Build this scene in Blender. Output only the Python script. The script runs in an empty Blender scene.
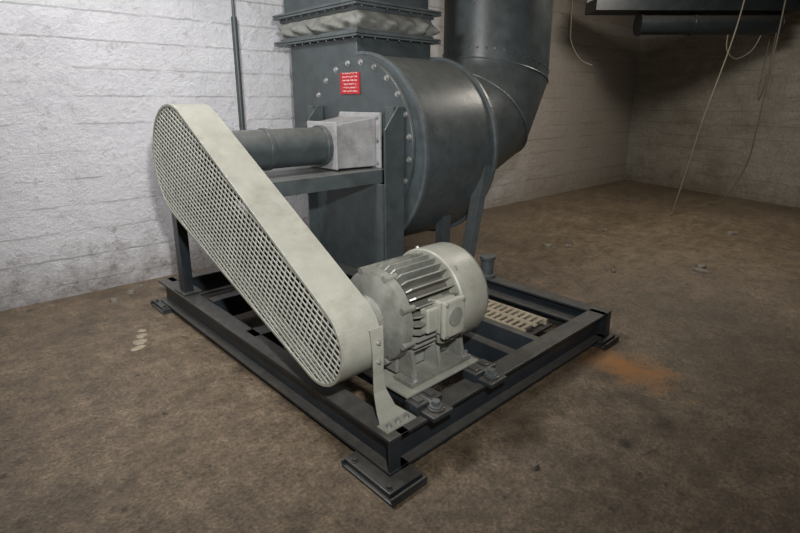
import bpy, bmesh, math, random
from mathutils import Vector, Matrix
random.seed(4)
col = bpy.context.scene.collection
bpy.context.scene.view_settings.view_transform = 'Standard'

# ---------------------------------------------------------------- materials
def newmat(name):
    m = bpy.data.materials.new(name); m.use_nodes = True
    nt = m.node_tree
    return m, nt, nt.nodes['Principled BSDF']
def N(nt, t, **kw):
    n = nt.nodes.new(t)
    for k, v in kw.items(): setattr(n, k, v)
    return n
def noise(nt, vec, scale, detail=6, rough=.6):
    n = N(nt, 'ShaderNodeTexNoise'); n.inputs['Scale'].default_value = scale
    n.inputs['Detail'].default_value = detail; n.inputs['Roughness'].default_value = rough
    nt.links.new(vec, n.inputs['Vector']); return n.outputs['Fac']
def ramp(nt, fac, stops):
    r = N(nt, 'ShaderNodeValToRGB'); e = r.color_ramp.elements
    while len(e) < len(stops): e.new(.5)
    for i, (p, c) in enumerate(stops):
        e[i].position = p; e[i].color = (*c, 1) if len(c) == 3 else c
    nt.links.new(fac, r.inputs[0]); return r.outputs[0]
def mixc(nt, fac, a, b, mode='MIX'):
    m = N(nt, 'ShaderNodeMix', data_type='RGBA', blend_type=mode)
    if isinstance(fac, float): m.inputs[0].default_value = fac
    else: nt.links.new(fac, m.inputs[0])
    for s, v in ((6, a), (7, b)):
        if isinstance(v, tuple): m.inputs[s].default_value = (*v, 1)
        else: nt.links.new(v, m.inputs[s])
    return m.outputs[2]
def mth(nt, op, a, b=0.0, clamp=False):
    m = N(nt, 'ShaderNodeMath', operation=op); m.use_clamp = clamp
    for s, v in ((0, a), (1, b)):
        if isinstance(v, (int, float)): m.inputs[s].default_value = v
        else: nt.links.new(v, m.inputs[s])
    return m.outputs[0]
def bump(nt, b, h, strength, dist=.01):
    n = N(nt, 'ShaderNodeBump'); n.inputs['Strength'].default_value = strength
    n.inputs['Distance'].default_value = dist
    nt.links.new(h, n.inputs['Height']); nt.links.new(n.outputs[0], b.inputs['Normal'])
def pos(nt):
    g = N(nt, 'ShaderNodeNewGeometry'); return g.outputs['Position']

def paint(name, c, rough=.4, metal=0., var=.25, dust=.15, dustc=(.30, .26, .20), grime=.35):
    m, nt, b = newmat(name); p = pos(nt)
    f = noise(nt, p, 9, 8, .65)
    c1 = tuple(x * (1 - var) for x in c); c2 = tuple(min(1, x * (1 + var)) for x in c)
    base = ramp(nt, f, [(.3, c1), (.7, c2)])
    gr = ramp(nt, noise(nt, p, 5, 9, .75), [(.50, (0, 0, 0)), (.68, (1, 1, 1))])
    base = mixc(nt, mth(nt, 'MULTIPLY', gr, grime), base, tuple(x * .45 for x in (c[0] * 1.05, c[1], c[2] * .85)))
    sc = ramp(nt, noise(nt, p, 38, 4, .8), [(.63, (0, 0, 0)), (.67, (1, 1, 1))])
    base = mixc(nt, mth(nt, 'MULTIPLY', sc, grime), base, tuple(min(1, x * .4) for x in c))
    g = N(nt, 'ShaderNodeNewGeometry'); s = N(nt, 'ShaderNodeSeparateXYZ')
    nt.links.new(g.outputs['Normal'], s.inputs[0])
    up = mth(nt, 'MULTIPLY', mth(nt, 'MAXIMUM', s.outputs[2], 0), mth(nt, 'MULTIPLY', noise(nt, p, 22, 6), dust * 2), True)
    nt.links.new(mixc(nt, up, base, dustc), b.inputs['Base Color'])
    rr = N(nt, 'ShaderNodeMapRange'); nt.links.new(f, rr.inputs[0])
    rr.inputs[3].default_value = rough * .7; rr.inputs[4].default_value = min(1, rough * 1.4)
    nt.links.new(rr.outputs[0], b.inputs['Roughness'])
    b.inputs['Metallic'].default_value = metal
    bump(nt, b, noise(nt, p, 60, 4), .18, .004)
    return m
M_BLOW = paint('paint_green_grey', (.056, .069, .073), .36, dust=.2)
M_BLOW2 = paint('paint_green_grey_pale', (.078, .094, .099), .38, dust=.2)
M_FRAME = paint('paint_frame_dark', (.022, .028, .034), .34, dust=.2)
M_CREAM = paint('paint_cream_grey', (.29, .29, .248), .38, var=.12, dust=.1, dustc=(.25, .235, .19), grime=.4)
M_MESH = paint('mesh_cream', (.37, .375, .335), .42, var=.15, dust=0)
M_MOTOR = paint('motor_grey', (.20, .205, .185), .36, .15, var=.35, dust=.15, grime=.85)
M_CORE = paint('motor_core_shaded_dirty', (.06, .058, .05), .5, var=.3, dust=.1, grime=.6)  # shade in the recesses between fins put into the colour, plus some grime
M_PALE = paint('bearing_box_pale', (.31, .31, .315), .38, var=.2, grime=.6)
M_BLACK = paint('dark_rubber', (.012, .012, .013), .6, dust=.1)
M_STEEL = paint('bolt_steel', (.38, .38, .37), .35, .6, var=.3, dust=0)
M_FAB = paint('flex_fabric', (.19, .195, .18), .85, var=.3, grime=.6)
M_YEL = paint('yellow_tape', (.75, .6, .05), .5, var=.1)
M_CABLE = paint('cable_grey', (.17, .15, .12), .6, var=.1)
M_TAN = paint('tan_sheet', (.33, .28, .20), .5, var=.25)

def m_red():
    m, nt, b = newmat('red_label'); tc = N(nt, 'ShaderNodeTexCoord')
    s = N(nt, 'ShaderNodeSeparateXYZ'); nt.links.new(tc.outputs['Generated'], s.inputs[0])
    row = mth(nt, 'GREATER_THAN', mth(nt, 'FRACT', mth(nt, 'MULTIPLY', s.outputs[2], 6)), .62)
    ns = mth(nt, 'GREATER_THAN', noise(nt, tc.outputs['Generated'], 16, 1), .5)
    fac = mth(nt, 'MULTIPLY', row, ns)
    e1 = mth(nt, 'LESS_THAN', mth(nt, 'ABSOLUTE', mth(nt, 'SUBTRACT', s.outputs[1], .5)), .38)
    fac = mth(nt, 'MULTIPLY', mth(nt, 'MULTIPLY', fac, e1), .8)
    nt.links.new(mixc(nt, fac, (.38, .010, .018), (.75, .6, .55)), b.inputs['Base Color'])
    b.inputs['Roughness'].default_value = .35
    return m
M_RED = m_red()

def m_floor():
    m, nt, b = newmat('concrete_floor'); p = pos(nt)
    a = noise(nt, p, .9, 8, .62); c = noise(nt, p, 7, 14, .8); d = noise(nt, p, 70, 5, .8); e = noise(nt, p, 24, 8, .8)
    base = ramp(nt, a, [(.3, (.118, .088, .057)), (.5, (.170, .130, .087)), (.7, (.220, .174, .122))])
    base = mixc(nt, .8, base, ramp(nt, c, [(.35, (.24, .23, .22)), (.65, (.74, .72, .70))]), 'OVERLAY')
    base = mixc(nt, .7, base, ramp(nt, e, [(.38, (.28, .28, .28)), (.62, (.70, .70, .70))]), 'OVERLAY')
    base = mixc(nt, .8, base, ramp(nt, d, [(.38, (.22, .22, .22)), (.62, (.75, .75, .75))]), 'OVERLAY')
    base = mixc(nt, mth(nt, 'MULTIPLY', ramp(nt, noise(nt, p, 2.3, 12, .8), [(.50, (0, 0, 0)), (.64, (1, 1, 1))]), .45), base, (.058, .042, .028))
    base = mixc(nt, mth(nt, 'MULTIPLY', ramp(nt, noise(nt, p, 4.1, 12, .8), [(.61, (0, 0, 0)), (.70, (1, 1, 1))]), .25), base, (.27, .22, .16))
    sp = ramp(nt, noise(nt, p, 16, 2, .4), [(.25, (1, 1, 1)), (.30, (0, 0, 0))])
    base = mixc(nt, mth(nt, 'MULTIPLY', sp, .7), base, (.03, .022, .016))
    s = N(nt, 'ShaderNodeSeparateXYZ'); nt.links.new(p, s.inputs[0])
    def spot(x, y, rx, ry, cc, amt, base, soft=1.):
        dx = mth(nt, 'DIVIDE', mth(nt, 'SUBTRACT', s.outputs[0], x), rx)
        dy = mth(nt, 'DIVIDE', mth(nt, 'SUBTRACT', s.outputs[1], y), ry)
        r2 = mth(nt, 'ADD', mth(nt, 'MULTIPLY', dx, dx), mth(nt, 'MULTIPLY', dy, dy))
        k = mth(nt, 'SUBTRACT', mth(nt, 'ADD', 1, mth(nt, 'MULTIPLY', mth(nt, 'SUBTRACT', c, .5), 4)), mth(nt, 'POWER', r2, .6), True)
        return mixc(nt, mth(nt, 'MULTIPLY', k, amt, True), base, cc)
    base = spot(1.50, -.18, .20, .34, (.40, .17, .035), .85, base)
    base = spot(1.12, -.52, .08, .07, (.05, .035, .02), .9, base)
    base = spot(.86, -.46, .05, .045, (.04, .03, .02), 1., base)
    nt.links.new(base, b.inputs['Base Color'])
    rr = ramp(nt, c, [(.3, (.24,) * 3), (.7, (.58,) * 3)]); nt.links.new(rr, b.inputs['Roughness'])
    h = mth(nt, 'ADD', mth(nt, 'MULTIPLY', c, 1.0), mth(nt, 'ADD', mth(nt, 'MULTIPLY', e, .5), mth(nt, 'MULTIPLY', d, .4)))
    bump(nt, b, h, .7, .014)
    return m
M_FLOOR = m_floor()

def m_wall(name, axis, tint, dirt, fade):
    m, nt, b = newmat(name); p = pos(nt)
    s = N(nt, 'ShaderNodeSeparateXYZ'); nt.links.new(p, s.inputs[0])
    z = s.outputs[2]; u = s.outputs[axis]
    mp = N(nt, 'ShaderNodeMapping'); nt.links.new(p, mp.inputs[0]); mp.inputs['Scale'].default_value = (.6, .6, 3.2)
    streak = noise(nt, mp.outputs[0], 2.5, 12, .8)
    big = noise(nt, p, 1.3, 8, .7); fine = noise(nt, p, 34, 6, .8); mid = noise(nt, p, 8, 12, .8)
    wob = mth(nt, 'MULTIPLY', mth(nt, 'SUBTRACT', mid, .5), .04)
    zz = mth(nt, 'ADD', z, wob)
    q = mth(nt, 'DIVIDE', zz, .19); fr = mth(nt, 'FRACT', q)
    line = mth(nt, 'LESS_THAN', mth(nt, 'ABSOLUTE', mth(nt, 'SUBTRACT', fr, .5)), .03)
    line = mth(nt, 'MULTIPLY', line, ramp(nt, noise(nt, p, 2.2, 5), [(.42, (0, 0, 0)), (.54, (1, 1, 1))]))
    wn = N(nt, 'ShaderNodeTexWhiteNoise', noise_dimensions='1D'); nt.links.new(mth(nt, 'FLOOR', mth(nt, 'ADD', q, .5)), wn.inputs['W'])
    base = ramp(nt, big, [(.28, tuple(x * .80 for x in tint)), (.55, tint), (.8, tuple(min(1, x * 1.08) for x in tint))])
    base = mixc(nt, .6, base, ramp(nt, streak, [(.35, (.34, .335, .32)), (.55, (.66, .66, .66))]), 'OVERLAY')
    base = mixc(nt, .55, base, ramp(nt, fine, [(.38, (.30, .30, .30)), (.56, (.64, .64, .64))]), 'OVERLAY')
    base = mixc(nt, mth(nt, 'MULTIPLY', line, .38), base, (.22, .21, .2))
    spots = ramp(nt, mid, [(.57, (0, 0, 0)), (.63, (1, 1, 1))])
    base = mixc(nt, mth(nt, 'MULTIPLY', spots, .38), base, (.30, .28, .24))
    g = mth(nt, 'SUBTRACT', mth(nt, 'ADD', .26, mth(nt, 'MULTIPLY', mth(nt, 'SUBTRACT', mid, .4), 1.3)), z)
    g = mth(nt, 'MULTIPLY', g, 2.0, True)
    base = mixc(nt, mth(nt, 'MULTIPLY', g, .7), base, (.17, .135, .095))
    if fade:
        k = mth(nt, 'ADD', mth(nt, 'DIVIDE', mth(nt, 'SUBTRACT', u, 2.4), 3.0), mth(nt, 'SUBTRACT', big, .5), True)
        base = mixc(nt, mth(nt, 'MULTIPLY', k, dirt), base, (.31, .26, .19))
    else:
        base = mixc(nt, mth(nt, 'MULTIPLY', ramp(nt, big, [(.38, (.2,) * 3), (.62, (1,) * 3)]), dirt), base, (.20, .17, .12))
    nt.links.new(base, b.inputs['Base Color'])
    b.inputs['Roughness'].default_value = .75
    hh = mth(nt, 'ADD', mth(nt, 'MULTIPLY', line, -.7), mth(nt, 'MULTIPLY', wn.outputs[0], .6))
    hh = mth(nt, 'ADD', hh, mth(nt, 'ADD', mth(nt, 'MULTIPLY', mid, 2.6), mth(nt, 'MULTIPLY', fine, .8)))
    bump(nt, b, hh, 1.0, .018)
    return m
M_WL = m_wall('whitewashed_concrete', 0, (.86, .86, .90), .78, True)
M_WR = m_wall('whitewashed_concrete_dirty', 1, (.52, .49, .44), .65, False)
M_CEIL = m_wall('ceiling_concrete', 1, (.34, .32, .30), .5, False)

# ---------------------------------------------------------------- helpers
def empty(name):
    e = bpy.data.objects.new(name, None); e.empty_display_size = .2; col.objects.link(e); return e
def mk(name, bm, mat, parent=None, bevel=0., smooth=False, seg=2):
    bmesh.ops.recalc_face_normals(bm, faces=bm.faces)
    me = bpy.data.meshes.new(name); bm.to_mesh(me); bm.free()
    me.materials.append(mat); o = bpy.data.objects.new(name, me); col.objects.link(o)
    if smooth:
        for p in me.polygons: p.use_smooth = True
        me.set_sharp_from_angle(angle=math.radians(38))
    if bevel:
        b = o.modifiers.new('bev', 'BEVEL'); b.width = bevel; b.segments = seg; b.limit_method = 'ANGLE'
        b.angle_limit = math.radians(50)
    if parent: o.parent = parent
    return o
def B(bm, x0, x1, y0, y1, z0, z1):
    v = [bm.verts.new((x, y, z)) for x in (x0, x1) for y in (y0, y1) for z in (z0, z1)]
    for f in ((0, 1, 3, 2), (4, 6, 7, 5), (0, 4, 5, 1), (2, 3, 7, 6), (0, 2, 6, 4), (1, 5, 7, 3)):
        bm.faces.new([v[i] for i in f])
def BO(bm, A, Bp, w, z0, z1):
    A = Vector((*A, 0)); Q = Vector((*Bp, 0)); d = (Q - A).normalized(); n = Vector((-d.y, d.x, 0)) * w / 2
    v = [bm.verts.new(p + Vector((0, 0, z))) for z in (z0, z1) for p in (A + n, Q + n, Q - n, A - n)]
    for f in ((0, 1, 2, 3), (4, 5, 6, 7), (0, 1, 5, 4), (1, 2, 6, 5), (2, 3, 7, 6), (3, 0, 4, 7)): bm.faces.new([v[i] for i in f])
def frame_of(d):
    d = d.normalized(); a = Vector((0, 0, 1)) if abs(d.z) < .9 else Vector((1, 0, 0))
    u = d.cross(a).normalized(); return u, d.cross(u).normalized()
def CY(bm, p0, p1, r, seg=24, r2=None, caps=True, rot=0.):
    p0, p1 = Vector(p0), Vector(p1); r2 = r if r2 is None else r2
    u, w = frame_of(p1 - p0)
    rings = []
    for p, q in ((p0, r), (p1, r2)):
        rings.append([bm.verts.new(p + u * q * math.cos(2 * math.pi * i / seg + rot) + w * q * math.sin(2 * math.pi * i / seg + rot)) for i in range(seg)])
    for i in range(seg):
        j = (i + 1) % seg; bm.faces.new((rings[0][i], rings[0][j], rings[1][j], rings[1][i]))
    if caps: bm.faces.new(rings[0]); bm.faces.new(rings[1])
def LATHE_X(bm, prof, cy, cz, seg=64):
    rings = [[bm.verts.new((x, cy + r * math.cos(2 * math.pi * i / seg), cz + r * math.sin(2 * math.pi * i / seg))) for i in range(seg)] for x, r in prof]
    for a, b in zip(rings, rings[1:]):
        for i in range(seg):
            j = (i + 1) % seg; bm.faces.new((a[i], a[j], b[j], b[i]))
    bm.faces.new(rings[0]); bm.faces.new(rings[-1])
def PRX(bm, pts, x0, x1, caps=True):
    a = [bm.verts.new((x0, y, z)) for y, z in pts]; b = [bm.verts.new((x1, y, z)) for y, z in pts]
    n = len(pts)
    for i in range(n):
        j = (i + 1) % n; bm.faces.new((a[i], a[j], b[j], b[i]))
    if caps: bm.faces.new(a); bm.faces.new(b)
def PRY(bm, pts, y0, y1):
    a = [bm.verts.new((x, y0, z)) for x, z in pts]; b = [bm.verts.new((x, y1, z)) for x, z in pts]
    n = len(pts)
    for i in range(n):
        j = (i + 1) % n; bm.faces.new((a[i], a[j], b[j], b[i]))
    bm.faces.new(a); bm.faces.new(b)
def TUBE(bm, pts, r, seg=10, caps=True):
    pts = [Vector(p) for p in pts]; rings = []; up = None
    for i, p in enumerate(pts):
        if i == 0: t = pts[1] - p
        elif i == len(pts) - 1: t = p - pts[-2]
        else: t = (pts[i + 1] - p).normalized() + (p - pts[i - 1]).normalized()
        t.normalize()
        if up is None: up, _ = frame_of(t)
        u = (up - t * up.dot(t)).normalized(); w = t.cross(u); up = u
        if 0 < i < len(pts) - 1:
            c = max(.5, (p - pts[i - 1]).normalized().dot(t))
            bn = (pts[i + 1] - p).normalized() - (p - pts[i - 1]).normalized()
            if bn.length > 1e-4:
                bn.normalize(); ring = []
                for s in range(seg):
                    a = 2 * math.pi * s / seg; v = u * math.cos(a) * r + w * math.sin(a) * r
                    v = v + bn * v.dot(bn) * (1 / c - 1); ring.append(bm.verts.new(p + v))
                rings.append(ring); continue
        rings.append([bm.verts.new(p + (u * math.cos(2 * math.pi * s / seg) + w * math.sin(2 * math.pi * s / seg)) * r) for s in range(seg)])
    for a, b in zip(rings, rings[1:]):
        for s in range(seg):
            j = (s + 1) % seg; bm.faces.new((a[s], a[j], b[j], b[s]))
    if caps: bm.faces.new(rings[0]); bm.faces.new(rings[-1])
def spline(P, n=10):
    P = [Vector(p) for p in P]; out = []
    Q = [P[0] * 2 - P[1]] + P + [P[-1] * 2 - P[-2]]
    for i in range(1, len(Q) - 2):
        for k in range(n):
            t = k / n
            out.append(.5 * ((2 * Q[i]) + (Q[i + 1] - Q[i - 1]) * t + (2 * Q[i - 1] - 5 * Q[i] + 4 * Q[i + 1] - Q[i + 2]) * t * t + (3 * Q[i] - Q[i - 1] - 3 * Q[i + 1] + Q[i + 2]) * t ** 3))
    out.append(P[-1]); return out
def BOLT(bm, p, d, r=.014, h=.012):
    p = Vector(p); d = Vector(d).normalized()
    CY(bm, p, p + d * h * .25, r * 1.45, 14); CY(bm, p + d * h * .2, p + d * h * 1.1, r, 6)
def frus(bm, x0, x1, a, b):
    (ya, yb, za, zb), (yc, yd, zc, zd) = a, b
    v = [bm.verts.new(p) for p in ((x0, ya, za), (x0, yb, za), (x0, yb, zb), (x0, ya, zb), (x1, yc, zc), (x1, yd, zc), (x1, yd, zd), (x1, yc, zd))]
    for f in ((0, 1, 2, 3), (4, 5, 6, 7), (0, 1, 5, 4), (1, 2, 6, 5), (2, 3, 7, 6), (3, 0, 4, 7)): bm.faces.new([v[i] for i in f])
bmn = bmesh.new

# ---------------------------------------------------------------- room
CEIL = 3.15; CT = CEIL - .004
def quadwall(name, a, b, mat, z1=CEIL, th=.25, out=(0, 1)):
    bm = bmn(); o = Vector((*out, 0)) * th
    A, Bq = Vector((*a, 0)), Vector((*b, 0))
    vs = [bm.verts.new(q + Vector((0, 0, z))) for z in (0, z1) for q in (A, Bq, Bq + o, A + o)]
    for f in ((0, 1, 2, 3), (4, 5, 6, 7), (0, 1, 5, 4), (1, 2, 6, 5), (2, 3, 7, 6), (3, 0, 4, 7)): bm.faces.new([vs[i] for i in f])
    return mk(name, bm, mat)
cornr = (8.24, 2.84); c2 = (6.35, -3.5)
quadwall('wall_left', (-3.2, 3.16), cornr, M_WL, out=(.03, 1))
quadwall('wall_right', cornr, c2, M_WR, out=(1, -.3))
quadwall('wall_front', (-3.2, -3.5), c2, M_WR, out=(0, -1))
quadwall('wall_back', (-3.2, -3.5), (-3.2, 3.16), M_WR, out=(-1, 0))
bm = bmn(); B(bm, -3.5, 8.6, -3.8, 3.5, -.2, 0); mk('floor', bm, M_FLOOR)
bm = bmn(); B(bm, -3.5, 8.6, -3.8, 3.5, CEIL, CEIL + .2); mk('ceiling', bm, M_CEIL)

# ---------------------------------------------------------------- base frame (skid)
X0, X1, Y0, Y1, ZB, ZT = -.03, 1.75, .04, 2.44, .035, .19
fr = empty('steel_base_frame')
def ibeam_prof(c, w=.10, tf=.014, tw=.012):
    return [(c - w/2, ZB), (c + w/2, ZB), (c + w/2, ZB + tf), (c + tw/2, ZB + tf), (c + tw/2, ZT - tf), (c + w/2, ZT - tf), (c + w/2, ZT), (c - w/2, ZT), (c - w/2, ZT - tf), (c - tw/2, ZT - tf), (c - tw/2, ZB + tf), (c - w/2, ZB + tf)]
bm = bmn()
PRY(bm, ibeam_prof(X0 + .05), Y0, Y1)
PRY(bm, ibeam_prof(X1 - .05), Y0, Y1)
mk('side_beams', bm, M_FRAME, fr, .002)
bm = bmn()
PRX(bm, ibeam_prof(Y0 + .05), X0 + .058, X1 - .058)
PRX(bm, ibeam_prof(Y1 - .05), X0 + .058, X1 - .058)
PRX(bm, ibeam_prof(1.22), X0 + .058, X1 - .058)
B(bm, X0 + .002, X0 + .05, Y0 + .002, Y0 + .012, ZB + .014, ZT - .014)
B(bm, X1 - .05, X1 - .002, Y0 + .002, Y0 + .012, ZB + .014, ZT - .014)
mk('end_beams', bm, M_FRAME, fr, .002)
bm = bmn()
B(bm, .86, .92, Y0 + .1, 1.17, ZB + .02, ZT - .004); B(bm, 1.13, 1.18, Y0 + .1, 1.17, ZB + .02, ZT - .03)
B(bm, .08, X1 - .1, 1.8, 1.88, ZB + .02, ZT)
B(bm, .08, .86, .90, .97, ZB + .02, ZT - .004)
mk('cross_members', bm, M_FRAME, fr, .003)
bm = bmn(); bb = bmn()
for (x, y, w, l) in ((X0 - .07, Y0 - .09, .18, .30), (X1 - .15, Y0 - .05, .18, .22), (X0 - .05, Y1 - .18, .18, .24), (X1 - .16, Y1 - .2, .2, .24)):
    B(bm, x, x + w, y, y + l, 0, .012); B(bm, x + .012, x + w, y + .025, y + l - .01, .0121, ZB)
    B(bm, x, x + w, y + l - .012, y + l, .012, .034); B(bm, x, x + w, y, y + .01, .012, .034)
    BOLT(bb, (x + .03, y + .05, .035), (0, 0, 1), .01); BOLT(bb, (x + .03, y + l - .05, .035), (0, 0, 1), .01)
mk('foot_pads', bm, M_FRAME, fr, .003); mk('foot_bolts', bb, M_FRAME, fr)
bm = bmn()
for i in range(14):
    y = .32 + i * .044
    B(bm, 1.25, 1.46, y, y + .022, .125, .135)
B(bm, 1.235, 1.25, .30, .94, .10, .135); B(bm, 1.46, 1.475, .30, .94, .10, .135); B(bm, 1.34, 1.37, .30, .94, .124, .134)
mk('slatted_tray', bm, M_TAN, fr)
bm = bmn(); B(bm, 1.20, 1.50, .28, .96, .085, .10); mk('tray_bottom', bm, M_BLACK, fr)
bm = bmn(); B(bm, 1.56, 1.64, .16, 1.15, .12, .13); mk('inner_ledge', bm, M_FRAME, fr, .002)

# ---------------------------------------------------------------- electric motor
mo = empty('electric_motor'); my, mz = .37, .52
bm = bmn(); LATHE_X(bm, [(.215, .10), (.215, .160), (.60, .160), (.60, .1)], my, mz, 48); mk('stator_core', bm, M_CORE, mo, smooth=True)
bm = bmn()
for i in range(34):
    a = 2 * math.pi * i / 34
    if abs(math.sin(a) + 1) < .12: continue
    d = Vector((0, math.cos(a), math.sin(a))); t = Vector((0, -math.sin(a), math.cos(a))) * .0034
    c = Vector((0, my, mz)); pr = [(.228, .15), (.228, .196), (.25, .212), (.54, .212), (.54, .15)]
    A = [bm.verts.new(c + Vector((x, 0, 0)) + d * r + t) for x, r in pr]; C_ = [bm.verts.new(c + Vector((x, 0, 0)) + d * r - t) for x, r in pr]
    bm.faces.new(A); bm.faces.new(C_)
    for k in range(5): bm.faces.new((A[k], A[(k+1) % 5], C_[(k+1) % 5], C_[k]))
mk('cooling_fins', bm, M_MOTOR, mo)
bm = bmn(); LATHE_X(bm, [(.115, .03), (.115, .085), (.15, .095), (.165, .17), (.178, .195), (.215, .202), (.225, .19), (.225, .1)], my, mz, 48)
for i in range(8):
    a = 2 * math.pi * (i + .5) / 8
    CY(bm, (.17, my + .198 * math.cos(a), mz + .198 * math.sin(a)), (.235, my + .198 * math.cos(a), mz + .198 * math.sin(a)), .014, 12)
mk('drive_end_bell', bm, M_MOTOR, mo, smooth=True)
bm = bmn(); LATHE_X(bm, [(.492, .19), (.490, .221), (.496, .228), (.655, .228), (.68, .218), (.70, .185), (.705, .05)], my, mz, 64)
mk('fan_cowl', bm, M_CREAM, mo, smooth=True)
bb = bmn()
for a in (-.3, 1.2, 2.3, 3.9): BOLT(bb, (.52, my + .228 * math.cos(a), mz + .228 * math.sin(a)), (0, math.cos(a), math.sin(a)), .008, .008)
mk('cowl_screws', bb, M_STEEL, mo)
bm = bmn()
for s in (-1, 1):
    yc = my + s * .155
    B(bm, .2, .58, yc - .055, yc + .055, .255, .277)
    for x in (.23, .38, .53):
        PRX(bm, [(yc + s * .045, .276), (yc + s * .02, .40), (yc - s * .05, .40), (yc - s * .05, .276)], x, x + .018)
B(bm, .215, .565, my - .1, my + .1, .277, .37)
mk('motor_feet', bm, M_MOTOR, mo, .003)
bm = bmn(); B(bm, .15, .60, my - .235, my + .235, .243, .255); mk('base_plate', bm, M_CREAM, mo, .002)
bb = bmn()
for x in (.23, .55):
    for s in (-1, 1): BOLT(bb, (x, my + s * .195, .277), (0, 0, 1), .015, .02)
mk('foot_bolts', bb, M_STEEL, mo)
bm = bmn()
B(bm, .345, .455, .135, .20, .455, .60); B(bm, .355, .445, .16, .26, .465, .59); B(bm, .335, .465, .11, .135, .445, .61)
B(bm, .28, .345, .15, .20, .475, .58)
mk('terminal_box', bm, M_CREAM, mo, .008)
bm = bmn(); CY(bm, (.40, .111, .535), (.40, .103, .535), .040, 32)
CY(bm, (.375, .165, .46), (.375, .165, .41), .020, 16); CY(bm, (.425, .165, .46), (.425, .165, .41), .020, 16)
for x, z in ((.348, .458), (.452, .458), (.348, .597), (.452, .597)): CY(bm, (x, .111, z), (x, .102, z), .008, 8)
mk('terminal_cover_badge', bm, M_MOTOR, mo, smooth=True)
sr = empty('motor_slide_rails')
bm = bmn(); bb = bmn()
for x in (.17, .53):
    B(bm, x, x + .035, .09, .86, ZT, .2425); B(bm, x + .07, x + .105, .09, .86, ZT, .2425)
    B(bm, x - .02, x + .125, .075, .15, ZT, .235); B(bm, x - .02, x + .125, .79, .87, ZT, .235)
    B(bm, x - .005, x + .11, -.0, .085, ZT, .212)
    CY(bm, (x + .052, .045, .212), (x + .052, .045, .222), .035, 20)
    BOLT(bb, (x + .052, .045, .222), (0, 0, 1), .018, .024)
    CY(bb, (x + .052, .06, .228), (x + .052, .15, .228), .009, 12)
mk('rail_bodies', bm, M_FRAME, sr, .006); mk('rail_bolts', bb, M_BLOW2, sr)

# ---------------------------------------------------------------- belt guard
bg = empty('belt_guard')
C1 = Vector((1.68, 1.07)); R1 = .31; C2 = Vector((.385, .485)); R2 = .175
gx0, gx1 = -.105, .08
ax = C2 - C1; L = ax.length; ax.normalize(); nn = Vector((-ax.y, ax.x))
sb = (R1 - R2) / L; cb = math.sqrt(1 - sb * sb)
def outline(off=0., n=28):
    base = math.atan2(ax.y, ax.x); be = math.acos(sb)
    pts = []
    for i in range(n + 1):
        a = base + be + (2 * math.pi - 2 * be) * i / n; pts.append((C1.x + (R1 + off) * math.cos(a), C1.y + (R1 + off) * math.sin(a)))
    for i in range(n + 1):
        a = base - be + 2 * be * i / n; pts.append((C2.x + (R2 + off) * math.cos(a), C2.y + (R2 + off) * math.sin(a)))
    return pts
def RINGX(bm, po, pi, x0, x1):
    n = len(po); V = [[bm.verts.new((x, y, z)) for y, z in p] for p, x in ((po, x0), (po, x1), (pi, x1), (pi, x0))]
    for k in range(4):
        a, b = V[k], V[(k + 1) % 4]
        for i in range(n): j = (i + 1) % n; bm.faces.new((a[i], a[j], b[j], b[i]))
bm = bmn(); RINGX(bm, outline(0), outline(-.004), gx0, gx1); RINGX(bm, outline(.0), outline(-.013), gx0 - .003, gx0 + .004)
RINGX(bm, outline(0), outline(-.03), gx1 - .001, gx1 + .003)
mk('guard_band', bm, M_CREAM, bg, .0015)
def halfw(s):
    lo, hi = 0, .4
    def ins(p):
        q = p - C1; a = q.dot(ax); b = abs(q.dot(nn))
        if q.length <= R1: return True
        if (p - C2).length <= R2: return True
        if R1 * sb <= a <= L + R2 * sb and b <= (R1 - sb * a) / cb: return True
        return False
    if not ins(C1 + ax * s): return 0
    for _ in range(18):
        m_ = (lo + hi) / 2
        if ins(C1 + ax * s + nn * m_): lo = m_
        else: hi = m_
    return lo
bm = bmn()
def wire(p, q, x, w, t=.0018):
    d = (q - p).normalized(); e = Vector((-d.y, d.x)) * w
    P = [p + e, q + e, q - e, p - e]
    A = [bm.verts.new((x - t, v.x, v.y)) for v in P]; C_ = [bm.verts.new((x + t, v.x, v.y)) for v in P]
    bm.faces.new(A); bm.faces.new(C_)
    for k in range(4): bm.faces.new((A[k], A[(k+1) % 4], C_[(k+1) % 4], C_[k]))
s = -R1 + .012
table = [(k * .004 - R1, halfw(k * .004 - R1)) for k in range(int((L + R1 + R2) / .004) + 1)]
while s < L + R2 - .006:
    w = halfw(s)
    if w > .01: wire(C1 + ax * s - nn * w, C1 + ax * s + nn * w, gx0 + .003, .0034)
    s += .035
k = -12; pit = .0255
while k <= 12:
    v = k * pit; good = [a for a, w in table if w >= abs(v)]
    if good: wire(C1 + ax * min(good) + nn * v, C1 + ax * max(good) + nn * v, gx0 + .001, .0028)
    k += 1
mk('guard_mesh', bm, M_MESH, bg)
def clip_poly(s0, s1, off=-.006, lo=None):
    ss = [s0 + (s1 - s0) * i / 30 for i in range(31)]
    up = [C1 + ax * a + nn * max(.004, halfw(a) + off) for a in ss]
    dn = [C1 + ax * a - nn * (max(.004, halfw(a) + off) if lo is None else lo) for a in reversed(ss)]
    return [(p.x, p.y) for p in up + dn]
bm = bmn(); PRX(bm, clip_poly(-R1 + .01, .30), gx1 - .008, gx1 - .004); PRX(bm, clip_poly(.50, L + R2 - .01), gx1 - .008, gx1 - .004)
PRX(bm, clip_poly(.301, .499, lo=-.05), gx1 - .008, gx1 - .004)
mk('guard_shade_backing', bm, M_FRAME, bg)  # added dark sheet giving the shade seen through the mesh, with a gap
bm = bmn()
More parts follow.
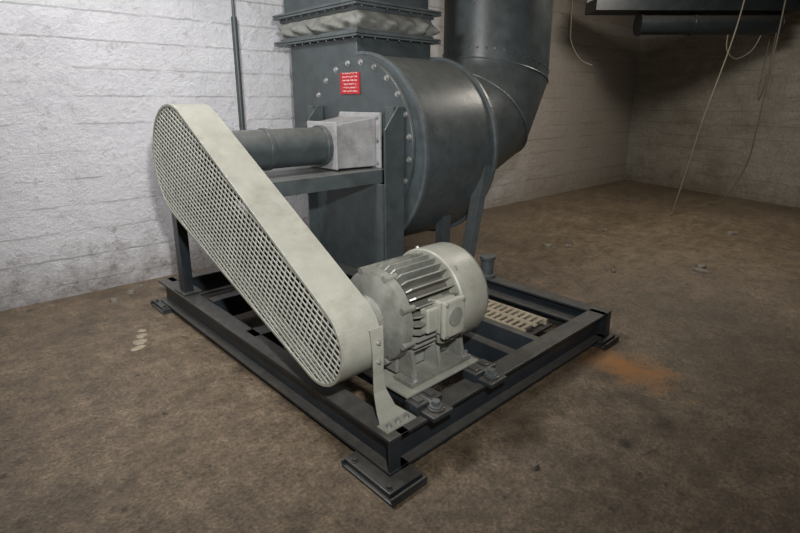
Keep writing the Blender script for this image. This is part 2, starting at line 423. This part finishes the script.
LATHE_X(bm, [(-.06, .03), (-.06, .235), (.06, .235), (.06, .03)], C1.x, C1.y, 48); LATHE_X(bm, [(-.06, .03), (-.06, .11), (.06, .11), (.06, .03)], C2.x, C2.y, 32)
CY(bm, (-.07, C2.x, C2.y), (.088, C2.x, C2.y), .03)
mk('pulleys', bm, M_FRAME, bg)
bm = bmn()
for side in (1, -1):
    p = C1 + nn * side * .235; q = C2 + nn * side * .11
    for x in (-.045, -.015, .015):
        n_ = nn * .008
        P = [p + n_, q + n_, q - n_, p - n_]
        PRX(bm, [(v.x, v.y) for v in P], x, x + .022)
mk('v_belts', bm, M_BLACK, bg)
bm = bmn()
path = [(.208, .56), (.203, .46), (.205, .36), (.198, .29), (.165, .225), (.13, .199)]
wid = [(.020, .085), (.028, .083), (.032, .083), (.028, .09), (.015, .11), (.0, .14)]
th_ = .006; A = []
for (y, z), (xa, xb) in zip(path, wid):
    A.append([bm.verts.new((xa, y, z)), bm.verts.new((xb, y, z)), bm.verts.new((xb, y - th_, z - (.0 if z > .27 else .004))), bm.verts.new((xa, y - th_, z - (.0 if z > .27 else .004)))])
for a, b in zip(A, A[1:]):
    for k in range(4): bm.faces.new((a[k], a[(k+1) % 4], b[(k+1) % 4], b[k]))
bm.faces.new(A[0]); bm.faces.new(A[-1])
B(bm, -.01, .142, .075, .135, ZT + .0005, ZT + .008)
mk('front_bracket', bm, M_CREAM, bg, .001)
bb = bmn()
for x in (.02, .066, .112): BOLT(bb, (x, .10, ZT + .008), (0, 0, 1), .009, .012)
for z in (.50, .42): BOLT(bb, (.056, .198, z), (0, -1, 0), .008, .01)
mk('bracket_bolts', bb, M_STEEL, bg)
bm = bmn(); B(bm, .0, .06, 2.04, 2.12, ZT + .013, .86); B(bm, .0, .008, 1.86, 2.12, .80, .88); B(bm, -.02, .1, 2.0, 2.16, ZT + .001, ZT + .012)
mk('rear_support_post', bm, M_FRAME, bg, .003)

# ---------------------------------------------------------------- blower
bl = empty('centrifugal_blower'); fy, fz = 1.75, 1.10; bx0, bx1 = 1.22, 1.95
prof = []
for i in range(49):
    a = math.radians(90 + 270 * i / 48)
    r = .60 + .24 * (i / 48) ** 1.3
    prof.append((fy + r * math.cos(a), fz + r * math.sin(a)))
yl = prof[-1][0]
prof += [(yl, 1.815), (fy + .0, 1.815)]
bm = bmn(); PRX(bm, prof, bx0, bx1); mk('scroll_casing', bm, M_BLOW, bl, .004, smooth=True)
bm = bmn()
for x in (bx0 - .004, bx1 - .02):
    po = [(fy + (y - fy) * 1.035, fz + (z - fz) * 1.035) for y, z in prof[:-2]] ; pi = prof[:-2]
    n = len(po); V = [[bm.verts.new((xx, y, z)) for y, z in p] for p, xx in ((po, x), (po, x + .024), (pi, x + .024), (pi, x))]
    for k in range(4):
        a, b = V[k], V[(k + 1) % 4]
        for i in range(n - 1): bm.faces.new((a[i], a[i+1], b[i+1], b[i]))
    bm.faces.new([V[k][0] for k in range(4)]); bm.faces.new([V[k][-1] for k in range(4)])
mk('casing_rims', bm, M_BLOW2, bl)
bm = bmn(); LATHE_X(bm, [(1.20, .05), (1.196, .575), (1.218, .58)], fy, fz, 96); mk('front_cover_plate', bm, M_BLOW, bl, .003, smooth=True)
bb = bmn()
for i in range(24):
    a = 2 * math.pi * (i + .5) / 24; BOLT(bb, (1.197, fy + .55 * math.cos(a), fz + .55 * math.sin(a)), (-1, 0, 0), .014, .015)
mk('cover_bolts', bb, M_STEEL, bl)
bm = bmn(); LATHE_X(bm, [(1.951, .3), (1.951, .50), (1.975, .50), (1.975, .3)], fy, fz, 72); LATHE_X(bm, [(1.979, .3), (1.979, .50), (2.016, .50), (2.016, .3)], fy, fz, 72)
mk('inlet_flange', bm, M_BLOW2, bl, .002, smooth=True)
bb = bmn()
for i in range(24):
    a = 2 * math.pi * i / 24; BOLT(bb, (1.951, fy + .475 * math.cos(a), fz + .475 * math.sin(a)), (-1, 0, 0), .012, .014)
mk('inlet_bolts', bb, M_STEEL, bl)
bm = bmn(); B(bm, 1.190, 1.1945, 1.69, 1.91, 1.44, 1.585); mk('type_plate_red', bm, M_RED, bl)
sy, sz = 1.68, 1.11
bm = bmn(); LATHE_X(bm, [(.13, .05), (.13, .12), (.90, .12), (.90, .05)], sy, sz, 48); LATHE_X(bm, [(.42, .05), (.42, .128), (.45, .128), (.45, .05)], sy, sz, 48); LATHE_X(bm, [(.82, .05), (.82, .132), (.86, .132), (.86, .05)], sy, sz, 48)
mk('shaft_housing', bm, M_BLOW, bl, .003, smooth=True)
bm = bmn()
frus(bm, .87, 1.17, (1.54, 1.83, .965, 1.25), (1.50, 1.87, .965, 1.29))
B(bm, 1.17, 1.192, 1.46, 1.91, .95, 1.32)
B(bm, .855, .87, 1.52, 1.85, .96, 1.265)
mk('bearing_box', bm, M_PALE, bl, .008)
bb = bmn()
for y in (1.485, 1.89):
    for z in (.99, 1.14, 1.29): BOLT(bb, (1.17, y, z), (-1, 0, 0), .010, .012)
mk('bearing_box_bolts', bb, M_STEEL, bl)
bm = bmn()
B(bm, .12, 1.19, 1.42, 1.94, .94, .95); B(bm, .12, 1.19, 1.42, 1.43, .86, .94); B(bm, .12, 1.19, 1.93, 1.94, .86, .94)
B(bm, .12, .13, 1.43, 1.93, .86, .94); B(bm, .12, 1.19, 1.43, 1.47, .86, .868)
mk('bearing_shelf', bm, M_BLOW2, bl, .002)
bm = bmn()
for y0 in (1.24, 2.12):
    PRY(bm, [(1.02, ZT + .016), (1.185, ZT + .016), (1.185, 1.36), (1.13, 1.36), (1.02, 1.22)], y0, y0 + .012)
    B(bm, 1.10, 1.185, y0 + .013, y0 + .09, ZT + .016, 1.36)
B(bm, 1.10, 1.12, 1.34, 2.12, ZT + .016, .86)
B(bm, 1.0, 1.19, 1.2, 2.25, ZT + .001, ZT + .015)
for y0 in (1.28, 2.1):
    B(bm, 1.62, 1.70, y0, y0 + .08, ZT + .001, .80)
mk('pedestal', bm, M_BLOW, bl, .003)
bm = bmn()
PRY(bm, [(1.68, ZT + .016), (1.75, ZT + .016), (1.94, 1.0), (1.86, 1.0)], 1.10, 1.18)
B(bm, 1.62, 1.78, 1.05, 1.24, ZT + .001, ZT + .015)
mk('rear_leg', bm, M_BLOW2, bl, .003)
bm = bmn()
CY(bm, (1.70, .93, ZT), (1.70, .93, .215), .06, 24); CY(bm, (1.70, .93, .215), (1.70, .93, .32), .045, 24); CY(bm, (1.70, .93, .32), (1.70, .93, .345), .055, 24)
mk('vibration_damper', bm, M_BLOW, fr, .003, smooth=True)

# ---------------------------------------------------------------- outlet duct
du = empty('rectangular_outlet_duct')
dx0, dx1, dy0, dy1 = 1.24, 1.93, 1.76, 2.69
def ringbox(bm, z0, z1, o=.05):
    B(bm, dx0 - o, dx1 + o, dy0 - o, dy1 + o, z0, z1)
bm = bmn(); ringbox(bm, 1.817, 1.83, .07); ringbox(bm, 1.834, 1.85, .07); ringbox(bm, 1.85, 1.87, .03); ringbox(bm, 1.99, 2.015, .03); ringbox(bm, 2.015, 2.03, .07); ringbox(bm, 2.034, 2.05, .07)
mk('flanges', bm, M_BLOW2, du, .002)
bm = bmn()
def rect_pt(t, o):
    X = dx1 - dx0 + 2 * o; Y = dy1 - dy0 + 2 * o; P = 2 * (X + Y); d = t * P
    if d < X: return dx0 - o + d, dy0 - o
    d -= X
    if d < Y: return dx1 + o, dy0 - o + d
    d -= Y
    if d < X: return dx1 + o - d, dy1 + o
    return dx0 - o, dy1 + o - (d - X)
rings = []; NV = 240; NJ = 14
for j in range(NJ + 1):
    z = 1.865 + .13 * j / NJ; ring = []
    for i in range(NV):
        t = i / NV * 2 * math.pi
        sag = .5 + .5 * math.sin(t * 11 + 1.5 * math.sin(t * 5)) * math.sin(t * 3 + 1)
        fold = .012 * math.sin(j / NJ * 9 + t * 17) + .008 * math.sin(j / NJ * 5 - t * 23)
        sw = math.sin(math.pi * j / NJ)
        o = .012 + (.02 + .035 * sag + fold) * sw
        x, y = rect_pt(i / NV, o); ring.append(bm.verts.new((x, y, z - .02 * sag * sw)))
    rings.append(ring)
for a, b in zip(rings, rings[1:]):
    for i in range(NV): k = (i + 1) % NV; bm.faces.new((a[i], a[k], b[k], b[i]))
mk('flexible_connector', bm, M_FAB, du, smooth=True)
bm = bmn(); B(bm, dx0, dx1, dy0, dy1, 2.05, CT); mk('upper_duct', bm, M_BLOW, du, .003)
bb = bmn()
for z in (1.817, 2.015):
    for i in range(10): BOLT(bb, (dx0 - .045, dy0 + (dy1 - dy0) * i / 9, z), (0, 0, -1), .007, .010)
    for i in range(7): BOLT(bb, (dx0 + (dx1 - dx0) * i / 6, dy0 - .045, z), (0, 0, -1), .007, .010)
mk('flange_bolts', bb, M_BLOW2, du)

# ---------------------------------------------------------------- round inlet pipe with segmented elbow
ip = empty('round_inlet_pipe')
PR = .46
pp = [(2.018, fy, fz), (2.20, fy, fz), (2.58, fy, 1.26), (2.78, fy, 1.62), (2.78, fy, CT)]
bm = bmn(); TUBE(bm, pp, PR, 72); mk('segmented_elbow', bm, M_BLOW, ip, smooth=True)
bm = bmn()
for i in (1, 2, 3):
    p = Vector(pp[i]); t = ((Vector(pp[i+1]) - p).normalized() + (p - Vector(pp[i-1])).normalized()).normalized()
    c = (p - Vector(pp[i-1])).normalized().dot(t)
    u = Vector((0, 1, 0)); w = t.cross(u)
    loop = [p + u * math.cos(2 * math.pi * k / 72) * (PR + .001) + w * math.sin(2 * math.pi * k / 72) * (PR + .001) / c for k in range(73)]
    TUBE(bm, loop, .006, 6, caps=False)
for k in range(40):
    a = 2 * math.pi * k / 40; x = math.cos(a); y = math.sin(a); z = 1.70 - .12 * x
    CY(bm, (2.78 + x * PR, fy + y * PR, z), (2.78 + x * (PR + .007), fy + y * (PR + .007), z), .008, 8)
mk('weld_beads', bm, M_BLOW2, ip, smooth=True)
bm = bmn()
n = 6; a0, a1 = -.72, -.58
for k in range(n):
    a = a0 + (a1 - a0) * k / n; b = a0 + (a1 - a0) * (k + 1) / n; P = []
    for (q, rr_) in ((a, PR + .001), (b, PR + .001), (b, PR + .004), (a, PR + .004)): P.append((2.78 + rr_ * math.cos(q), fy + rr_ * math.sin(q)))
    A = [bm.verts.new((x, y, 2.04)) for x, y in P]; C_ = [bm.verts.new((x, y, 2.7)) for x, y in P]
    bm.faces.new(A); bm.faces.new(C_)
    for r_ in range(4): bm.faces.new((A[r_], A[(r_+1) % 4], C_[(r_+1) % 4], C_[r_]))
mk('yellow_marking', bm, M_YEL, ip)

# ---------------------------------------------------------------- wall conduit
wc = empty('wall_conduit')
bm = bmn(); CY(bm, (.97, 3.02, 1.12), (.97, 3.02, CT), .012, 12); mk('thin_pipe', bm, M_BLOW2, wc, smooth=True)
bm = bmn(); CY(bm, (.97, 3.02, 1.12), (.97, 3.02, 2.05), .024, 14); mk('sleeve', bm, M_BLOW, wc, smooth=True)

# ---------------------------------------------------------------- overhead pipes
op = empty('overhead_pipe_rack')
T0, T1 = Vector((5.41, 2.29)), Vector((7.25, .57)); P0, P1 = Vector((5.87, 1.86)), Vector((7.15, .66))
bm = bmn(); BO(bm, T0, T1, .40, 2.46, 2.60); BO(bm, T0 + Vector((.12, .13)), T1 + Vector((.12, .13)), .03, 2.60, 2.68)
for t in (.08, .5, .92):
    p = T0.lerp(T1, t); B(bm, p.x - .02, p.x + .02, p.y - .02, p.y + .02, 2.60, CT)
mk('tray', bm, M_FRAME, op, .004)
bm = bmn(); CY(bm, (P0.x, P0.y, 2.325), (P1.x, P1.y, 2.325), .125, 32)
for t in (0, .38, 1):
    p = P0.lerp(P1, t); d = (P1 - P0).normalized() * .015
    CY(bm, (p.x - d.x, p.y - d.y, 2.325), (p.x + d.x, p.y + d.y, 2.325), .138, 32)
mk('large_pipe', bm, M_FRAME, op, .006, smooth=True)

# ---------------------------------------------------------------- hanging cables
def cable(name, pts, r=.008):
    bm = bmn(); TUBE(bm, spline(pts), r, 8); return mk(name, bm, M_CABLE, None, smooth=True)
cable('hanging_cable', [(6.0, .70, CT), (6.02, .80, 2.2), (5.88, .96, 1.2), (5.76, 1.04, .5), (5.66, 1.1, .012)])
cable('hanging_cable', [(6.3, .42, CT), (6.38, .46, 2.2), (6.60, .56, 1.2), (6.75, .64, .6), (6.8, .85, .1), (6.85, 1.05, .012)])
cable('hanging_cable', [(6.20, .93, 2.15), (6.22, .92, 1.98), (6.32, .84, 1.88), (6.44, .72, 1.97), (6.50, .66, 2.14)], .007)
cable('hanging_cable', [(5.25, 2.45, CT), (5.25, 2.45, 2.3), (5.27, 2.42, 2.08), (5.35, 2.33, 1.90), (5.45, 2.22, 1.83)], .007)
cable('hanging_cable', [(6.9, .6, 2.2), (6.92, .62, 1.7), (7.05, .7, 1.4), (7.2, .75, 1.6), (7.22, .72, 2.4)], .006)

# ---------------------------------------------------------------- debris
def chip(name, x, y, s, mat, h=.02):
    bm = bmn(); n = 9; a0 = random.random() * 6
    P = [(x + s * random.uniform(.5, 1) * math.cos(a0 + 2 * math.pi * i / n), y + s * random.uniform(.4, .9) * math.sin(a0 + 2 * math.pi * i / n)) for i in range(n)]
    A = [bm.verts.new((p[0], p[1], .0)) for p in P]; C_ = [bm.verts.new((x + (p[0] - x) * .8, y + (p[1] - y) * .8, h * random.uniform(.5, 1))) for p in P]
    for i in range(n): j = (i + 1) % n; bm.faces.new((A[i], A[j], C_[j], C_[i]))
    bm.faces.new(A); c = bm.verts.new((x, y, h))
    for i in range(n): bm.faces.new((C_[i], C_[(i+1) % n], c))
    mk(name, bm, mat)
for (x, y, s) in ((-.36, 1.87, .05), (-.33, 1.95, .055), (-.29, 2.03, .05), (-.26, 2.10, .035)): chip('plaster_flake', x, y, s, M_TAN, .005)
for (x, y, s) in ((3.3, 1.4, .08), (3.42, 1.25, .05), (3.55, 0.10, .10), (3.68, .14, .06), (5.2, .3, .1), (4.3, 1.3, .05), (3.0, .6, .03), (-.25, 2.75, .05), (-.1, 2.85, .04), (.1, 2.8, .05), (-.02, 2.92, .03), (.45, -.28, .022)):
    chip('rubble_chip', x, y, s, M_CABLE, .025)

# ---------------------------------------------------------------- lights
def area(name, loc, target, size, power, colr=(1, 1, 1)):
    l = bpy.data.lights.new(name, 'AREA'); l.size = size; l.energy = power; l.color = colr
    o = bpy.data.objects.new(name, l); col.objects.link(o); o.location = loc
    o.rotation_euler = (Vector(target) - Vector(loc)).to_track_quat('-Z', 'Y').to_euler()
area('ceiling_lamp', (-.5, 1.4, 3.05), (.2, 2.5, 0), .5, 66, (1, .985, .98))
area('far_lamp', (4.4, .7, 3.05), (4.6, 1.1, 0), .8, 58, (1, .93, .82))
l = bpy.data.lights.new('camera_flash', 'SPOT'); l.energy = 390; l.spot_size = math.radians(86); l.spot_blend = 1.0; l.shadow_soft_size = .06; l.color = (1, .985, .965)
o = bpy.data.objects.new('camera_flash', l); col.objects.link(o); o.location = (-1.0, -1.35, 1.95)
o.rotation_euler = (Vector((.85, 1.75, .95)) - o.location).to_track_quat('-Z', 'Y').to_euler()
w = bpy.data.worlds.new('w'); bpy.context.scene.world = w; w.use_nodes = True
w.node_tree.nodes['Background'].inputs[0].default_value = (.5, .5, .5, 1); w.node_tree.nodes['Background'].inputs[1].default_value = .1

# ---------------------------------------------------------------- camera
cam = bpy.data.cameras.new('camera'); cam.sensor_width = 36; cam.lens = 516 * 36 / 800; cam.shift_y = -30.5 / 800
co = bpy.data.objects.new('camera', cam); col.objects.link(co)
co.location = (-1.121, -1.179, 1.4)
th = math.radians(14.77); ya = math.radians(46.85)
d = Vector((math.cos(ya) * math.cos(th), math.sin(ya) * math.cos(th), -math.sin(th)))
co.rotation_euler = d.to_track_quat('-Z', 'Y').to_euler()
cam.clip_start = .05
bpy.context.scene.camera = co
